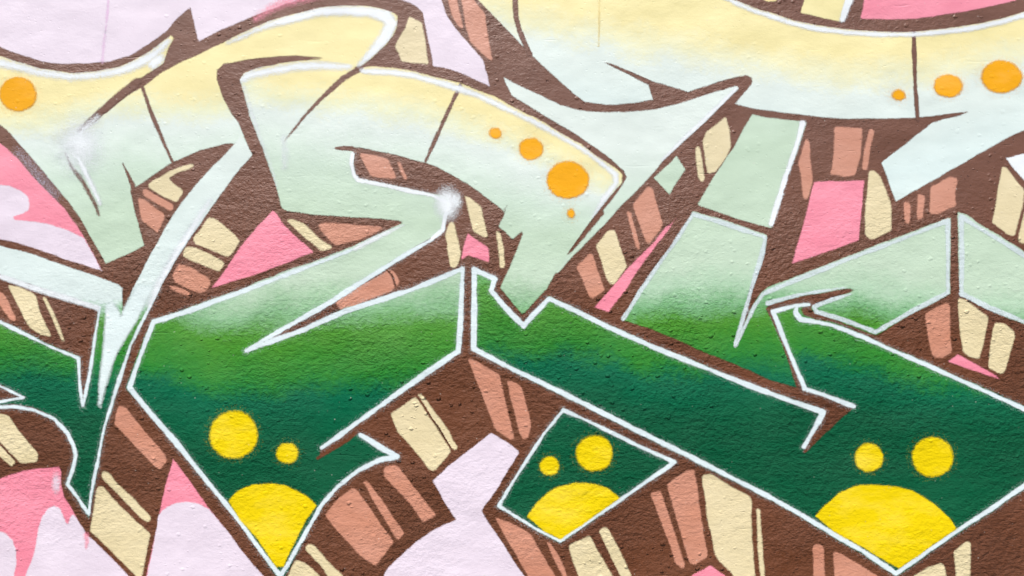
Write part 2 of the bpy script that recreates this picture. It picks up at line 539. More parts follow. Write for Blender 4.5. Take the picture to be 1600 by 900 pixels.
lilac([(767, 676), (750, 690), (725, 709), (700, 729), (676, 751), (682, 760), (692, 780), (705, 800), (713, 812), (695, 819), (675, 829),
       (650, 846), (625, 869), (607, 887), (600, 900), (588, 940), (570, 1080), (960, 1075), (885, 980), (840, 930), (819, 900), (810, 888), (797, 867), (780, 840), (762, 815),
       (753, 797), (757, 790), (775, 767), (795, 732), (800, 726), (812, 706), (800, 696), (785, 686)])
pink([(400, 357), (427, 329), (432, 335), (440, 347), (462, 370), (490, 394), (462, 405), (425, 419), (400, 429), (355, 442), (331, 450),
      (350, 425), (375, 387)])
pink([(731, 365), (764, 387), (764, 410), (732, 399), (721, 405), (724, 387)])
pink([(1057, 341), (1040, 355), (1020, 380), (980, 420), (955, 450), (929, 480), (950, 487), (979, 450), (1007, 407), (1035, 372), (1050, 352)])
pink([(1272, 284), (1350, 282), (1347, 318), (1344, 355), (1341, 375), (1300, 391), (1237, 412), (1255, 350)])
pink([(1351, 0), (1345, 29), (1387, 30), (1425, 29), (1475, 23), (1525, 15), (1585, 1), (1640, -20), (1720, -70), (1730, -180), (1378, -185)])
pink([(1497, 554), (1481, 565), (1525, 580), (1563, 593), (1557, 587), (1530, 572)])
pink([(1110, 884), (1082, 899), (1040, 930), (1060, 1075), (1210, 1075), (1180, 950), (1132, 899)])

# ---- cream and salmon bars on the brown sides
def cream(*pts): return shape("cream_bar", rounded(pts, 2.2), m_cream, BK + 2, wall, feather=1.9, step=1.5)
def salmon(*pts): return shape("salmon_bar", rounded(pts, 2.2), m_salmon, BK + 2, wall, feather=1.9, step=1.5)
cream((639, 26), (659, 35), (665, 65), (670, 101), (627, 96), (624, 85), (617, 72), (634, 42))
salmon((692, -60), (708, -60), (714, 0), (720, 25), (724, 44), (717, 42), (706, 25), (700, 0))
salmon((715, -60), (728, -60), (740, 0), (757, 20), (761, 50), (770, 95), (762, 92), (735, 65), (727, 37), (721, 0))
cream((232, 290), (240, 282), (250, 277), (265, 267), (282, 260), (300, 255), (304, 258), (297, 264), (277, 270), (264, 279), (270, 285),
      (286, 297), (286, 302), (277, 315), (272, 315), (250, 304), (234, 294))
salmon((226, 294), (240, 302), (270, 319), (272, 325), (267, 330), (252, 322), (225, 306), (222, 301))
salmon((215, 309), (224, 311), (245, 327), (257, 334), (257, 341), (250, 357), (246, 365), (237, 357), (222, 345), (219, 332))
cream((325, 340), (335, 341), (350, 352), (370, 370), (375, 377), (362, 397), (355, 402), (332, 391), (304, 380), (302, 372), (315, 357))
cream((291, 386), (305, 387), (327, 397), (350, 409), (351, 414), (342, 425), (325, 417), (287, 402), (286, 395))
salmon((279, 412), (300, 419), (327, 436), (329, 442), (322, 455), (312, 457), (297, 452), (272, 441), (269, 430))
salmon((265, 445), (280, 449), (297, 457), (294, 462), (275, 456), (264, 450))
salmon((562, 240), (580, 242), (607, 249), (612, 262), (620, 277), (612, 280), (580, 276), (572, 262))
salmon((620, 252), (626, 254), (637, 279), (632, 282), (627, 272))
cream((447, 344), (456, 342), (477, 350), (500, 375), (519, 385), (517, 389), (500, 392), (495, 385), (472, 367))
salmon((497, 350), (507, 347), (550, 351), (595, 354), (597, 357), (592, 361), (562, 375), (525, 384), (515, 375), (499, 357))
cream((725, 305), (732, 307), (752, 322), (755, 340), (762, 370), (757, 371), (740, 362), (735, 345))
cream((702, 347), (709, 347), (715, 372), (720, 395), (715, 415), (709, 419), (704, 416), (700, 395), (696, 365))
cream((775, 361), (782, 364), (787, 387), (789, 417), (782, 419), (780, 400))
salmon((555, 450), (585, 435), (606, 423), (612, 434), (617, 449), (612, 454), (580, 467), (542, 484), (534, 486), (526, 477), (525, 471), (550, 452))
salmon((608, 421), (616, 424), (625, 440), (622, 446), (618, 448), (614, 434))
salmon((921, 395), (926, 397), (935, 425), (944, 450), (946, 453), (925, 467), (920, 462), (915, 450), (907, 430), (900, 417))
cream((950, 360), (961, 359), (965, 372), (972, 395), (980, 416), (960, 444), (954, 445), (947, 435), (939, 407), (931, 384))
salmon((979, 330), (985, 331), (992, 355), (1000, 385), (999, 391), (994, 387), (986, 360))
salmon((1012, 291), (1020, 294), (1027, 320), (1035, 347), (1034, 355), (1015, 381), (1009, 379), (1000, 355), (989, 320))
cream((1090, 227), (1094, 230), (1096, 242), (1101, 280), (1097, 285), (1093, 280), (1091, 275), (1086, 232))
cream((1132, 182), (1136, 184), (1140, 205), (1142, 230), (1132, 250), (1117, 269), (1106, 271), (1102, 252), (1097, 222), (1102, 207), (1120, 194))
salmon((1259, 216), (1265, 221), (1267, 250), (1270, 285), (1262, 311), (1255, 311), (1251, 275), (1247, 255), (1254, 228))
salmon((1304, 199), (1320, 199), (1347, 200), (1346, 225), (1344, 245), (1336, 274), (1320, 276), (1296, 272), (1300, 262), (1302, 237))
salmon((1359, 201), (1366, 204), (1360, 230), (1355, 266), (1347, 265), (1350, 235))
cream((1357, 267), (1366, 266), (1375, 275), (1392, 317), (1393, 360), (1362, 374), (1351, 367), (1351, 337), (1355, 300))
salmon((1412, 315), (1422, 317), (1422, 349), (1414, 350))
salmon((1434, 302), (1445, 306), (1442, 342), (1432, 344))
salmon((1455, 292), (1485, 276), (1497, 279), (1492, 307), (1494, 321), (1465, 335), (1452, 334))
cream((1565, 261), (1572, 260), (1582, 275), (1600, 297), (1599, 317), (1590, 350), (1585, 369), (1575, 367), (1550, 347), (1557, 312))
cream((1601, 328), (1614, 322), (1618, 380), (1600, 381), (1591, 377), (1592, 365))
salmon((1445, 491), (1480, 472), (1484, 477), (1485, 525), (1487, 550), (1472, 559), (1457, 557), (1450, 525))
cream((1497, 465), (1510, 469), (1545, 495), (1537, 537), (1530, 561), (1517, 559), (1504, 550), (1499, 512))
cream((1555, 504), (1570, 506), (1585, 517), (1586, 525), (1572, 577), (1566, 585), (1545, 575), (1546, 550), (1551, 515))
salmon((-40, 440), (-10, 445), (0, 456), (7, 460), (25, 495), (24, 502), (15, 499), (0, 477), (-25, 452))
cream((12, 445), (32, 449), (55, 461), (62, 487), (75, 515), (81, 527), (62, 522), (45, 510), (30, 482))
cream((66, 464), (72, 465), (87, 495), (102, 534), (97, 534), (85, 505))
cream((-30, 640), (0, 647), (12, 649), (32, 675), (60, 710), (59, 721), (32, 724), (0, 690), (-40, 662))
cream((-40, 672), (0, 695), (25, 721), (19, 730), (0, 713), (-40, 690))
salmon((185, 635), (195, 635), (225, 672), (257, 710), (261, 720), (250, 734), (240, 727), (210, 695), (192, 676), (179, 662))
cream((160, 736), (170, 737), (180, 752), (212, 782), (236, 809), (232, 816), (220, 810), (187, 775), (159, 745))
cream((152, 761), (160, 760), (190, 792), (235, 835), (230, 860), (222, 899), (217, 905), (212, 899), (175, 862), (141, 830), (147, 787))
salmon((550, 762), (557, 765), (585, 805), (615, 847), (605, 862), (586, 885), (560, 865), (525, 827), (507, 805), (525, 782))
salmon((566, 752), (575, 751), (595, 780), (632, 832), (630, 837), (621, 844), (615, 835), (590, 792))
salmon((600, 731), (612, 727), (622, 729), (640, 752), (682, 805), (661, 816), (640, 785), (600, 745))
cream((647, 621), (652, 622), (687, 675), (704, 705), (700, 712), (680, 735), (672, 735), (650, 707), (622, 675), (610, 647))
cream((652, 616), (660, 616), (700, 672), (715, 700), (710, 704), (685, 675), (665, 636))
salmon((731, 561), (737, 560), (780, 585), (785, 610), (797, 655), (804, 686), (798, 687), (775, 673), (760, 635), (745, 597))
salmon((792, 595), (800, 596), (815, 604), (830, 662), (829, 670), (824, 684), (817, 686), (810, 672), (800, 630))
cream((480, 850), (490, 851), (510, 875), (537, 900), (590, 960), (575, 985), (512, 900), (500, 882), (476, 857))
cream((462, 874), (475, 879), (500, 900), (560, 970), (540, 1000), (425, 960), (450, 900))
salmon((772, 807), (783, 811), (815, 825), (831, 837), (840, 855), (867, 900), (900, 960), (870, 975), (825, 900), (800, 857))
salmon((854, 847), (860, 849), (875, 872), (886, 900), (905, 955), (898, 955), (879, 900), (865, 872))
cream((889, 852), (920, 837), (924, 840), (930, 852), (957, 900), (1000, 985), (940, 1000), (904, 900), (895, 877))
cream((935, 830), (944, 823), (951, 827), (970, 862), (987, 900), (1020, 975), (1008, 975), (970, 900), (952, 865))
salmon((1016, 770), (1032, 766), (1037, 782), (1052, 827), (1070, 882), (1067, 889), (1055, 880), (1045, 847), (1030, 807))
salmon((1042, 757), (1072, 735), (1085, 734), (1089, 760), (1097, 820), (1105, 862), (1104, 870), (1085, 882), (1077, 879), (1065, 837), (1050, 787))
cream((1097, 744), (1110, 740), (1137, 757), (1170, 774), (1174, 782), (1175, 837), (1180, 900), (1190, 985), (1170, 985), (1145, 897), (1122, 875), (1117, 865), (1105, 807))
cream((1181, 795), (1188, 795), (1190, 837), (1195, 900), (1204, 975), (1197, 975), (1188, 900), (1186, 887))
salmon((1269, 854), (1277, 850), (1286, 854), (1289, 900), (1296, 1000), (1276, 1000), (1271, 900))
salmon((1302, 862), (1312, 864), (1350, 887), (1372, 900), (1410, 925), (1410, 1000), (1308, 1000), (1304, 912))
cream((1427, 900), (1450, 887), (1472, 879), (1477, 887), (1479, 900), (1482, 1000), (1422, 1000), (1417, 910))
cream((1490, 862), (1510, 845), (1516, 847), (1516, 900), (1514, 1000), (1496, 1000), (1494, 900))

# ------------------------------------------------------------------ letters
NTH = [0]
LT = 4                                          # letters lie over background and bars
def ramp_t(xs, top, xs2=None, low=None, v0=300, v1=430):
    def f(u, v):
        a = np.interp(u, xs, top)
        if xs2 is not None:
            b = np.interp(u, xs2, low)
            k = np.clip((v - v0) / (v1 - v0), 0, 1)
            a = a * (1 - k) + b * k
        return v - a
    return f
def letter(pts, ramp, fade, name, label=None, layer=LT, jitter=9.5, patchy=8.0, **kw):
    m = paint_material(name, ramp=ramp, speckle=0.5, jitter=jitter, patchy=patchy, spec=0.06, gloss=0.7)
    NTH[0] += 1
    o = shape("painted_letter", pts, m, layer + {2: 3, 4: 1, 3: 2}.get(NTH[0], 0), wall, fade=fade, **kw)
    if label: o['label'] = label
    return o
FULL = [(60, PALEY), (138, PALEY), (166, (238, 240, 200)), (196, MINT0), (265, MINT1), (330, MINT2), (432, MINT2), (480, GREEN0), (514, GREEN1),
        (582, GREEN2), (614, DARK1), (690, DARK2), (950, DARK2)]

# 1: pointed letter, upper left
L1 = [(-240, 40), (-80, 62), (0, 88), (25, 96), (62, 107), (110, 115), (150, 112), (187, 105), (212, 94), (237, 79), (262, 60), (268, 56),
      (271, 60), (262, 77), (255, 100), (220, 122), (190, 145), (175, 158), (160, 172), (150, 182), (168, 176), (175, 170), (200, 150), (225, 135),
      (250, 115), (275, 102), (300, 90), (320, 80), (350, 66), (375, 54), (400, 42), (425, 32), (462, 22), (500, 12), (537, 9), (575, 10),
      (600, 15), (615, 20), (621, 25), (620, 40), (615, 54), (600, 72), (575, 95), (560, 106), (537, 120), (500, 155), (475, 182),
      (440, 150), (450, 97), (495, 93), (507, 91), (495, 89), (462, 87), (425, 89), (400, 91), (375, 95), (350, 100), (339, 110), (339, 125), (347, 150),
      (360, 175), (372, 192), (382, 215), (387, 227), (370, 240), (366, 223), (350, 225), (312, 235), (287, 246), (270, 254), (250, 266), (230, 280), (210, 294),
      (205, 302), (212, 337), (220, 365), (226, 384), (200, 397), (165, 412), (155, 392), (140, 367), (125, 340), (105, 312),
      (82, 285), (57, 255), (30, 225), (15, 207), (0, 194), (-60, 140), (-240, 20)]
l1 = letter(L1, FULL, ramp_t([-100, 0, 100, 200, 300, 400, 550], [35, 30, 22, -8, 5, -15, -45]), "fade_upper_left",
            "pale yellow fading to mint, with hooked arrow tip")
# 2: the big letter with a bowl, centre left
L2 = [(400, 107), (425, 102), (450, 97), (495, 94), (520, 97), (545, 100), (562, 107), (575, 104), (612, 106), (650, 112), (687, 122), (717, 130), (750, 142), (775, 152),
      (800, 166), (837, 185), (875, 207), (907, 225), (937, 247), (960, 262), (972, 272), (971, 285), (950, 310), (920, 348), (893, 388), (872, 420),
      (855, 450), (837, 469), (816, 491), (800, 472), (782, 450), (790, 432), (800, 409), (810, 385), (818, 365), (815, 361), (800, 373), (790, 362),
      (780, 354), (786, 340), (792, 321), (787, 330), (782, 325), (762, 310), (737, 292), (712, 276), (687, 262), (662, 254), (625, 244),
      (575, 232), (540, 229), (525, 231), (527, 233), (550, 236), (554, 240), (552, 255), (556, 275), (560, 279), (600, 286),
      (637, 295), (675, 302), (700, 307), (704, 320), (697, 340), (694, 357), (675, 372), (650, 385), (625, 400), (595, 421),
      (547, 449), (525, 466), (475, 494), (425, 522), (410, 535), (425, 531), (475, 512), (537, 482), (600, 464), (645, 449),
      (675, 437), (725, 416), (726, 425), (720, 512), (719, 550), (687, 570), (650, 597), (612, 624), (575, 649), (540, 674),
      (500, 702), (500, 716), (530, 697), (558, 676), (592, 695), (624, 714), (590, 722), (555, 740), (525, 765), (505, 790), (485, 820),
      (470, 855), (450, 892), (441, 905), (432, 900), (412, 872), (400, 855), (375, 817), (350, 785), (312, 740), (275, 692), (250, 663),
      (225, 637), (197, 607), (215, 555), (237, 500), (300, 479), (350, 461), (385, 449), (400, 441), (450, 422), (500, 405), (550, 385),
      (600, 362), (625, 350), (630, 346), (600, 342), (550, 339), (487, 335), (450, 329), (441, 325), (430, 287), (417, 252), (407, 225), (400, 207),
      (390, 180), (382, 147), (375, 125), (382, 115)]
l2 = letter(L2, FULL, ramp_t([380, 400, 500, 600, 700, 800, 900, 960, 1000], [-30, -22, -8, 0, 22, 55, 98, 128, 140],
                             [200, 260, 330, 400, 500, 600, 720, 900], [-22, -12, 16, 12, 2, 2, -10, 0]), "fade_centre",
            "mint bowl fading down to dark green, dotted yellow and orange")
# 3: swooping arrow between the two
L3 = [(787, 121), (800, 129), (825, 140), (850, 152), (875, 164), (900, 171), (925, 174), (975, 176), (1025, 171), (1062, 162), (1100, 149),
      (1125, 141), (1149, 135), (1154, 136), (1152, 140), (1132, 160), (1100, 192), (1065, 224), (1037, 250), (1012, 280), (975, 317),
      (940, 355), (900, 395), (872, 426), (862, 430), (880, 400), (895, 390), (920, 357), (940, 332), (960, 308), (975, 287), (979, 277), (975, 267), (950, 245), (922, 225),
      (900, 210), (862, 187), (825, 165), (800, 150)]
l3 = letter(L3, [(100, MINT0), (230, MINT0), (330, MINT1), (460, MINT2)], ramp_t([700, 1200], [0, 0]), "fade_arrow", "pale mint swooping arrow")
# 4: lower left letter with the long stem
L4 = [(-240, 300), (-60, 365), (0, 384), (50, 397), (100, 415), (150, 431), (185, 445), (191, 450), (191, 495), (198, 476), (209, 449), (237, 395), (262, 350),
      (287, 312), (312, 282), (337, 255), (366, 226), (376, 212), (387, 227), (395, 242), (375, 262), (350, 297), (325, 332), (300, 367),
      (275, 405), (250, 450), (230, 492), (207, 537), (190, 590), (180, 622), (166, 667), (155, 725), (145, 775), (139, 810),
      (122, 783), (103, 756), (110, 737), (116, 712), (112, 695), (102, 675), (82, 650), (50, 636), (20, 631), (0, 633), (-60, 640), (-60, 626), (0, 626),
      (39, 621), (0, 600), (-60, 560), (-240, 480), (-240, 400), (-60, 476), (0, 501), (25, 512), (75, 537), (124, 557), (126, 600), (129, 637), (133, 618), (140, 575), (147, 525), (154, 480),
      (150, 479), (112, 467), (75, 455), (60, 449), (25, 437), (0, 429), (-240, 360)]
R4 = [(180, MINT0), (380, (226, 240, 234)), (466, (228, 242, 237)), (484, (165, 208, 170)), (500, GREEN1), (556, GREEN2), (596, DARK1), (670, DARK2), (950, DARK2)]
l4 = letter(L4, R4, ramp_t([0, 400], [0, 0]), "fade_lower_left", "mint stem running down into dark green points")
# 5: top letter, a wide arc
L5 = [(745, -180), (747, 0), (775, 27), (800, 54), (817, 72), (825, 80), (850, 105), (875, 127), (900, 149), (912, 159), (950, 164), (987, 161), (1020, 156), (1016, 143),
      (1012, 129), (980, 114), (948, 99), (976, 109), (1012, 124), (1037, 132), (1075, 144), (1112, 131), (1150, 120), (1167, 117), (1175, 121), (1175, 130), (1162, 147), (1149, 162),
      (1175, 169), (1200, 173), (1250, 179), (1312, 185), (1375, 185), (1432, 184), (1475, 179), (1507, 176), (1475, 186),
      (1457, 192), (1437, 207), (1415, 225), (1377, 254), (1388, 282), (1400, 314), (1450, 286), (1500, 257), (1557, 225), (1580, 212), (1600, 203), (1700, 150),
      (1840, 60), (1830, -130), (1700, -40), (1640, 2), (1600, 19), (1562, 30), (1512, 40), (1462, 47), (1425, 50), (1375, 50), (1325, 46), (1275, 40), (1232, 30), (1200, 19), (1175, 11), (1147, 0),
      (1120, -12), (1060, -50), (1020, -120), (1010, -185)]
R5 = [(-200, PALEY), (45, PALEY), (80, (242, 241, 200)), (112, MINT0), (230, (226, 243, 238)), (400, MINT0)]
l5 = letter(L5, R5, ramp_t([740, 820, 940, 1100, 1200, 1300, 1400, 1500, 1600, 1700], [-62, -48, -22, 2, 22, 38, 40, 26, 0, -30]), "fade_top",
            "wide pale arc, yellow along its top edge, with orange dots", patchy=9)
# 6: mint blocks right of centre
l6 = letter([(1176, 179), (1200, 184), (1225, 187), (1260, 191), (1250, 225), (1227, 287), (1205, 357), (1150, 341), (1090, 320), (1115, 277), (1150, 225), (1162, 200)],
            [(100, MINT1), (220, MINT2), (400, MINT2)], ramp_t([0, 1], [0, 0]), "fade_block", "plain mint block with a white right edge")
letter([(1057, 244), (1080, 265), (1072, 268), (1046, 304), (1022, 278)], [(200, MINT1), (300, MINT2)], ramp_t([0, 1], [0, 0]), "fade_diamond", "small mint diamond", step=1.5) if False else \
    letter([(1057, 244), (1070, 265), (1046, 304), (1022, 278)], [(200, MINT1), (300, MINT2)], ramp_t([0, 1], [0, 0]), "fade_diamond", "small mint diamond", step=1.5)
L7 = [(1082, 330), (1125, 342), (1199, 367), (1197, 385), (1185, 420), (1172, 450), (1158, 505), (1151, 530), (1156, 522), (1165, 500), (1180, 470),
      (1188, 458), (1200, 449), (1250, 430), (1325, 400), (1400, 372), (1450, 352), (1485, 340), (1485, 459), (1425, 490), (1370, 524),
      (1355, 520), (1312, 502), (1270, 487), (1267, 480), (1287, 470), (1336, 454), (1325, 451), (1250, 463), (1200, 476), (1196, 483), (1205, 500),
      (1225, 545), (1245, 606), (1200, 592), (1150, 570), (1100, 550), (1050, 527), (1012, 512), (972, 500), (1000, 452), (1050, 385)]
R7 = [(300, MINT2), (410, MINT2), (445, (184, 216, 184)), (476, (128, 184, 130)), (503, GREEN1), (548, GREEN2), (590, DARK1), (640, DARK2)]
l7 = letter(L7, R7, ramp_t([960, 1050, 1200, 1260, 1350, 1480], [4, 4, -6, 6, 2, 30]), "fade_right_upper", "mint roof shape fading to green at its feet")
L8 = [(1497, 332), (1510, 336), (1600, 393), (1700, 455), (1850, 540), (1850, 640), (1700, 560), (1600, 506), (1545, 484), (1500, 461), (1498, 400)]
l8 = letter(L8, R7, ramp_t([1480, 1600, 1850], [40, 32, 120]), "fade_right_edge", "mint slab at the right edge")
l9 = letter([(1572, 247), (1600, 240), (1700, 215), (1840, 200), (1840, 420), (1700, 340), (1600, 282), (1582, 262)], [(100, WHITE), (700, WHITE)], ramp_t([0, 1], [0, 0]), "fade_white_tip", "white pointed tip")
# 10: long dark green diagonal and the broad foot
L10 = [(738, 418), (775, 434), (768, 453), (790, 480), (818, 513), (838, 490), (858, 463), (900, 482), (950, 507), (1025, 540), (1100, 570), (1175, 600), (1237, 623), (1287, 640),
       (1290, 646), (1284, 652), (1272, 672), (1254, 700), (1260, 707), (1292, 675), (1336, 635), (1300, 622), (1257, 608), (1245, 580), (1225, 532), (1206, 486),
       (1241, 475), (1264, 474), (1252, 482), (1256, 492), (1275, 499), (1300, 503), (1350, 523), (1400, 546), (1450, 567), (1500, 590), (1550, 611), (1600, 634), (1720, 690),
       (1850, 750), (1850, 640), (1840, 700), (1700, 700), (1600, 765), (1550, 800), (1500, 832), (1450, 867), (1412, 895), (1400, 901), (1390, 895), (1350, 868), (1300, 839), (1250, 808), (1200, 780), (1125, 742),
       (1075, 717), (1025, 692), (987, 673), (925, 642), (875, 617), (800, 580), (737, 547)]
R10 = [(415, (170, 212, 172)), (450, (110, 175, 105)), (480, GREEN1), (556, GREEN2), (586, DARK1), (650, DARK2), (950, DARK2)]
l10 = letter([p for p in L10 if p not in [(1850, 750), (1850, 640), (1840, 700)]], R10,
             ramp_t([730, 760, 850, 950, 1000, 1080, 1180, 1250, 1330, 1420, 1600], [-28, -22, -10, -14, 8, 12, 0, -12, -6, 24, 30]), "fade_foot",
             "dark green diagonal bar joined to a broad foot with yellow dots", patchy=11, jitter=11)
# 11: small dark green plaque
l11 = letter([(879, 638), (950, 672), (1000, 698), (1058, 721), (1025, 745), (975, 780), (925, 815), (875, 849), (837, 829), (800, 806), (776, 791), (800, 752),
              (825, 713), (850, 676)], [(600, DARK1), (680, DARK2), (900, DARK2)], ramp_t([0, 1], [0, 0]), "fade_plaque", "small dark green plaque with yellow dots")
# 12: scraps at the top edge
l12 = letter([(1257, 0), (1251, 20), (1315, 34), (1331, -4), (1360, -120), (1285, -120)], [(-100, PALEY), (60, (250, 238, 176))], ramp_t([0, 1], [0, 0]), "fade_scrap", "pale yellow block cut by the top edge", step=1.5)
letter([(1186, -3), (1200, 3), (1212, 2), (1220, -8), (1240, -80), (1190, -80), (1165, -30)], [(-100, PALEY), (60, (246, 226, 160))], ramp_t([0, 1], [0, 0]), "fade_curl", "pale yellow curl cut by the top edge", step=1.5)

# ------------------------------------------------------------------ brown strokes drawn over the letters
SK = LT + 4
def dark(lines, parent, w=5.5, mat=None, up=0, **kw): return stroke("brown_stroke", lines, mat or m_line, SK + up, parent, w, **kw)
dark([(223, 137, 5), (236, 175, 5.5), (257, 225, 5), (270, 254, 5)], l1)
dark([(215, 128, 12), (190, 148, 12), (168, 166, 11), (150, 182, 11), (136, 194, 10), (124, 204, 8)], l1, feather=2.2)
dark([(103, 240, 2), (110, 258, 4), (130, 285, 6), (143, 308, 5.5), (150, 322, 4), (155, 336, 1.5)], l1, mat=m_fineline, feather=2.4)
dark([(192, 256, 1), (200, 272, 5), (208, 290, 8), (207, 300, 6)], l1)
dark([(562, 107, 11), (537, 122, 9), (520, 138, 7), (500, 156, 5.5), (475, 183, 4.5), (457, 205, 3), (443, 222, 1.2)], l2)
dark([(719, 134, 5), (700, 174, 5), (683, 212, 5), (665, 252, 5)], l2, up=3)
dark([(940, 333, 7), (920, 358, 5.5), (900, 382, 4.5), (888, 397, 2)], l2, feather=2)
dark([(525, 231.5, 3), (535, 231.5, 6), (550, 232, 7)], l2)
dark([(804, -60, 7), (805, 0, 7), (806, 25, 7), (812, 48, 7), (820, 68, 7), (828, 84, 8)], l5)
dark([(946, 98, 1), (958, 103, 3.5), (980, 113, 5), (1012, 128, 7)], l5)
dark([(1428, 50, 7), (1429, 100, 6), (1431, 150, 6), (1434, 186, 6)], l5, up=3)
dark([(1511, 175, 1), (1500, 178, 4), (1475, 182, 6)], l5)
dark([(496, 716, 3), (515, 703, 7), (540, 688, 8), (556, 676, 8)], l2)
dark([(1257, 706, 3), (1265, 694, 8), (1275, 680, 10)], l10)

# ------------------------------------------------------------------ white outlines and soft shines
OU = LT + 5
def thin(l, w):
    """a hand-held line: the width swells and thins along its way"""
    out = []
    for k, p in enumerate(l):
        ww = p[2] if len(p) > 2 else w
        out.append((p[0], p[1], ww * (0.80 + 0.13 * math.sin(p[0] * 0.021 + p[1] * 0.034 + k))))
    return out
def outline(lines, parent, w=8.5, mat=None, **kw):
    kw.setdefault('feather', 1.5); kw.setdefault('reach', 4.0)
    if not isinstance(lines[0][0], (tuple, list)): lines = [lines]
    lines = [thin(l, w) for l in lines]
    return stroke("white_outline", lines, mat or m_ice, OU, parent, w, **kw)
def shine(lines, parent, w=10, mat=None, thinner=1.0, **kw):
    if thinner != 1.0: lines = [(p[0], p[1], p[2] * thinner) for p in lines]
    kw.setdefault('feather', 5.0); kw.setdefault('reach', 1.1)
    return stroke("white_shine", lines, mat or m_shine, OU, parent, w, **kw)
outline([[(740, 545), (741, 480), (741, 421), (773, 436), (767, 454), (790, 481), (818, 509), (838, 487), (858, 467), (900, 486), (950, 511), (1025, 544), (1100, 574), (1175, 604),
          (1237, 627), (1286, 644), (1280, 657), (1270, 674), (1256, 698)],
         [(740, 545), (800, 576), (875, 612), (925, 637), (987, 668), (1025, 687), (1075, 712), (1125, 737), (1200, 775), (1250, 803), (1300, 833), (1350, 862), (1400, 896),
          (1450, 861), (1500, 826), (1550, 794), (1600, 759), (1690, 702)]], l10, 9.5)
outline([[(1264, 476), (1241, 478), (1208, 487), (1225, 531), (1245, 579), (1257, 606)], [(1262, 609), (1285, 616), (1300, 622), (1334, 635)],
         [(1245, 477, 9), (1243, 488, 11), (1251, 499, 10), (1275, 503), (1300, 508), (1350, 527), (1400, 550), (1450, 571), (1500, 594), (1550, 616), (1600, 639), (1720, 692)]], l10, 8.5)
outline([[(974, 498), (1002, 453), (1030, 412, 7), (1050, 385, 7), (1083, 335, 8), (1125, 347), (1196, 371), (1190, 400), (1177, 440), (1163, 490), (1150, 536)],
         [(1149, 540), (1165, 507), (1180, 476), (1192, 459), (1250, 435), (1325, 405), (1400, 377), (1450, 357), (1481, 345), (1481, 400), (1481, 457),
          (1425, 486), (1368, 519), (1320, 500), (1275, 487), (1272, 479), (1300, 468), (1330, 459, 3)],
         [(1199, 474), (1250, 460), (1322, 449, 3)]], l7, 8, mat=m_faint)
shine([(1254, 193, 9), (1246, 222, 8), (1228, 275, 8), (1205, 350, 8)], l6, mat=m_white, feather=1.6)
outline([[(1502, 461), (1503, 400), (1502, 339), (1550, 368), (1600, 399), (1700, 460)], [(1502, 459, 10), (1525, 470, 12), (1548, 482, 11), (1575, 492), (1600, 503), (1700, 556)]], l8, 8, mat=m_faint)
outline([[(556, 388, 6), (500, 410, 7), (450, 428, 8), (385, 453, 8), (300, 484, 9), (240, 503, 9), (220, 555, 8), (203, 606, 9), (250, 663, 11), (275, 691, 11), (312, 738), (350, 784), (375, 815), (400, 850), (438, 900),
          (452, 878), (478, 832), (503, 788), (527, 761), (560, 735), (592, 719), (620, 713), (592, 697), (563, 679)],
         [(502, 700, 6), (530, 681, 11), (560, 659, 10), (600, 630, 10), (650, 594, 10), (686, 569), (716, 549), (719, 512), (723, 420), (675, 440), (645, 452, 8), (600, 467), (537, 487), (475, 515), (425, 533), (385, 548),
          (425, 524), (475, 496), (525, 467), (547, 452), (595, 422), (625, 403), (675, 374)]], l2, 9)
shine([[(630, 352, 2), (600, 366, 6), (556, 388, 7)]], l2, feather=3, step=1.5)
outline([(675, 373), (692, 359), (695, 340), (702, 318), (675, 305), (637, 298), (600, 289), (560, 282), (553, 273), (549, 255), (551, 241)], l2, 8, mat=m_white)
outline([[(880, 641), (915, 656), (950, 673), (1000, 698), (1054, 722), (1025, 742), (975, 777), (925, 811), (875, 845), (837, 826), (800, 803), (779, 790), (800, 755), (825, 716), (850, 678), (880, 641)]], l11, 6.8)
outline([[(-180, 425), (-60, 478), (0, 503), (25, 515), (75, 540), (123, 560), (125, 600), (130, 634), (135, 612), (142, 575), (149, 525), (156, 480)],
         [(247, 452), (228, 492), (204, 540), (188, 590), (177, 624), (163, 668), (152, 726), (142, 775), (139, 803), (122, 778), (106, 756), (113, 737), (119, 712), (115, 695), (105, 676), (85, 654), (52, 640), (20, 635), (-60, 640)],
         [(-60, 629), (0, 628), (37, 621), (0, 603), (-60, 563)]], l4, 6)
shine([(-60, 404, 8), (0, 432, 8), (25, 440, 8), (60, 452, 9), (112, 468, 10), (152, 481, 9)], l4, feather=2.6)
shape("white_shine", [(165, 476), (163, 520), (160, 560), (155, 600), (153, 633), (158, 637), (163, 615), (170, 590), (180, 560), (195, 532), (214, 500), (229, 470), (240, 448), (214, 446), (196, 478), (190, 492), (176, 470)],
      m_spike, OU, l4, feather=3.6, step=1.5)
shine([(328, 314, 4), (306, 348, 9), (284, 384, 12), (262, 420, 12), (246, 450, 10), (234, 478, 7)], l4, mat=m_mist, feather=6, clip=L4)
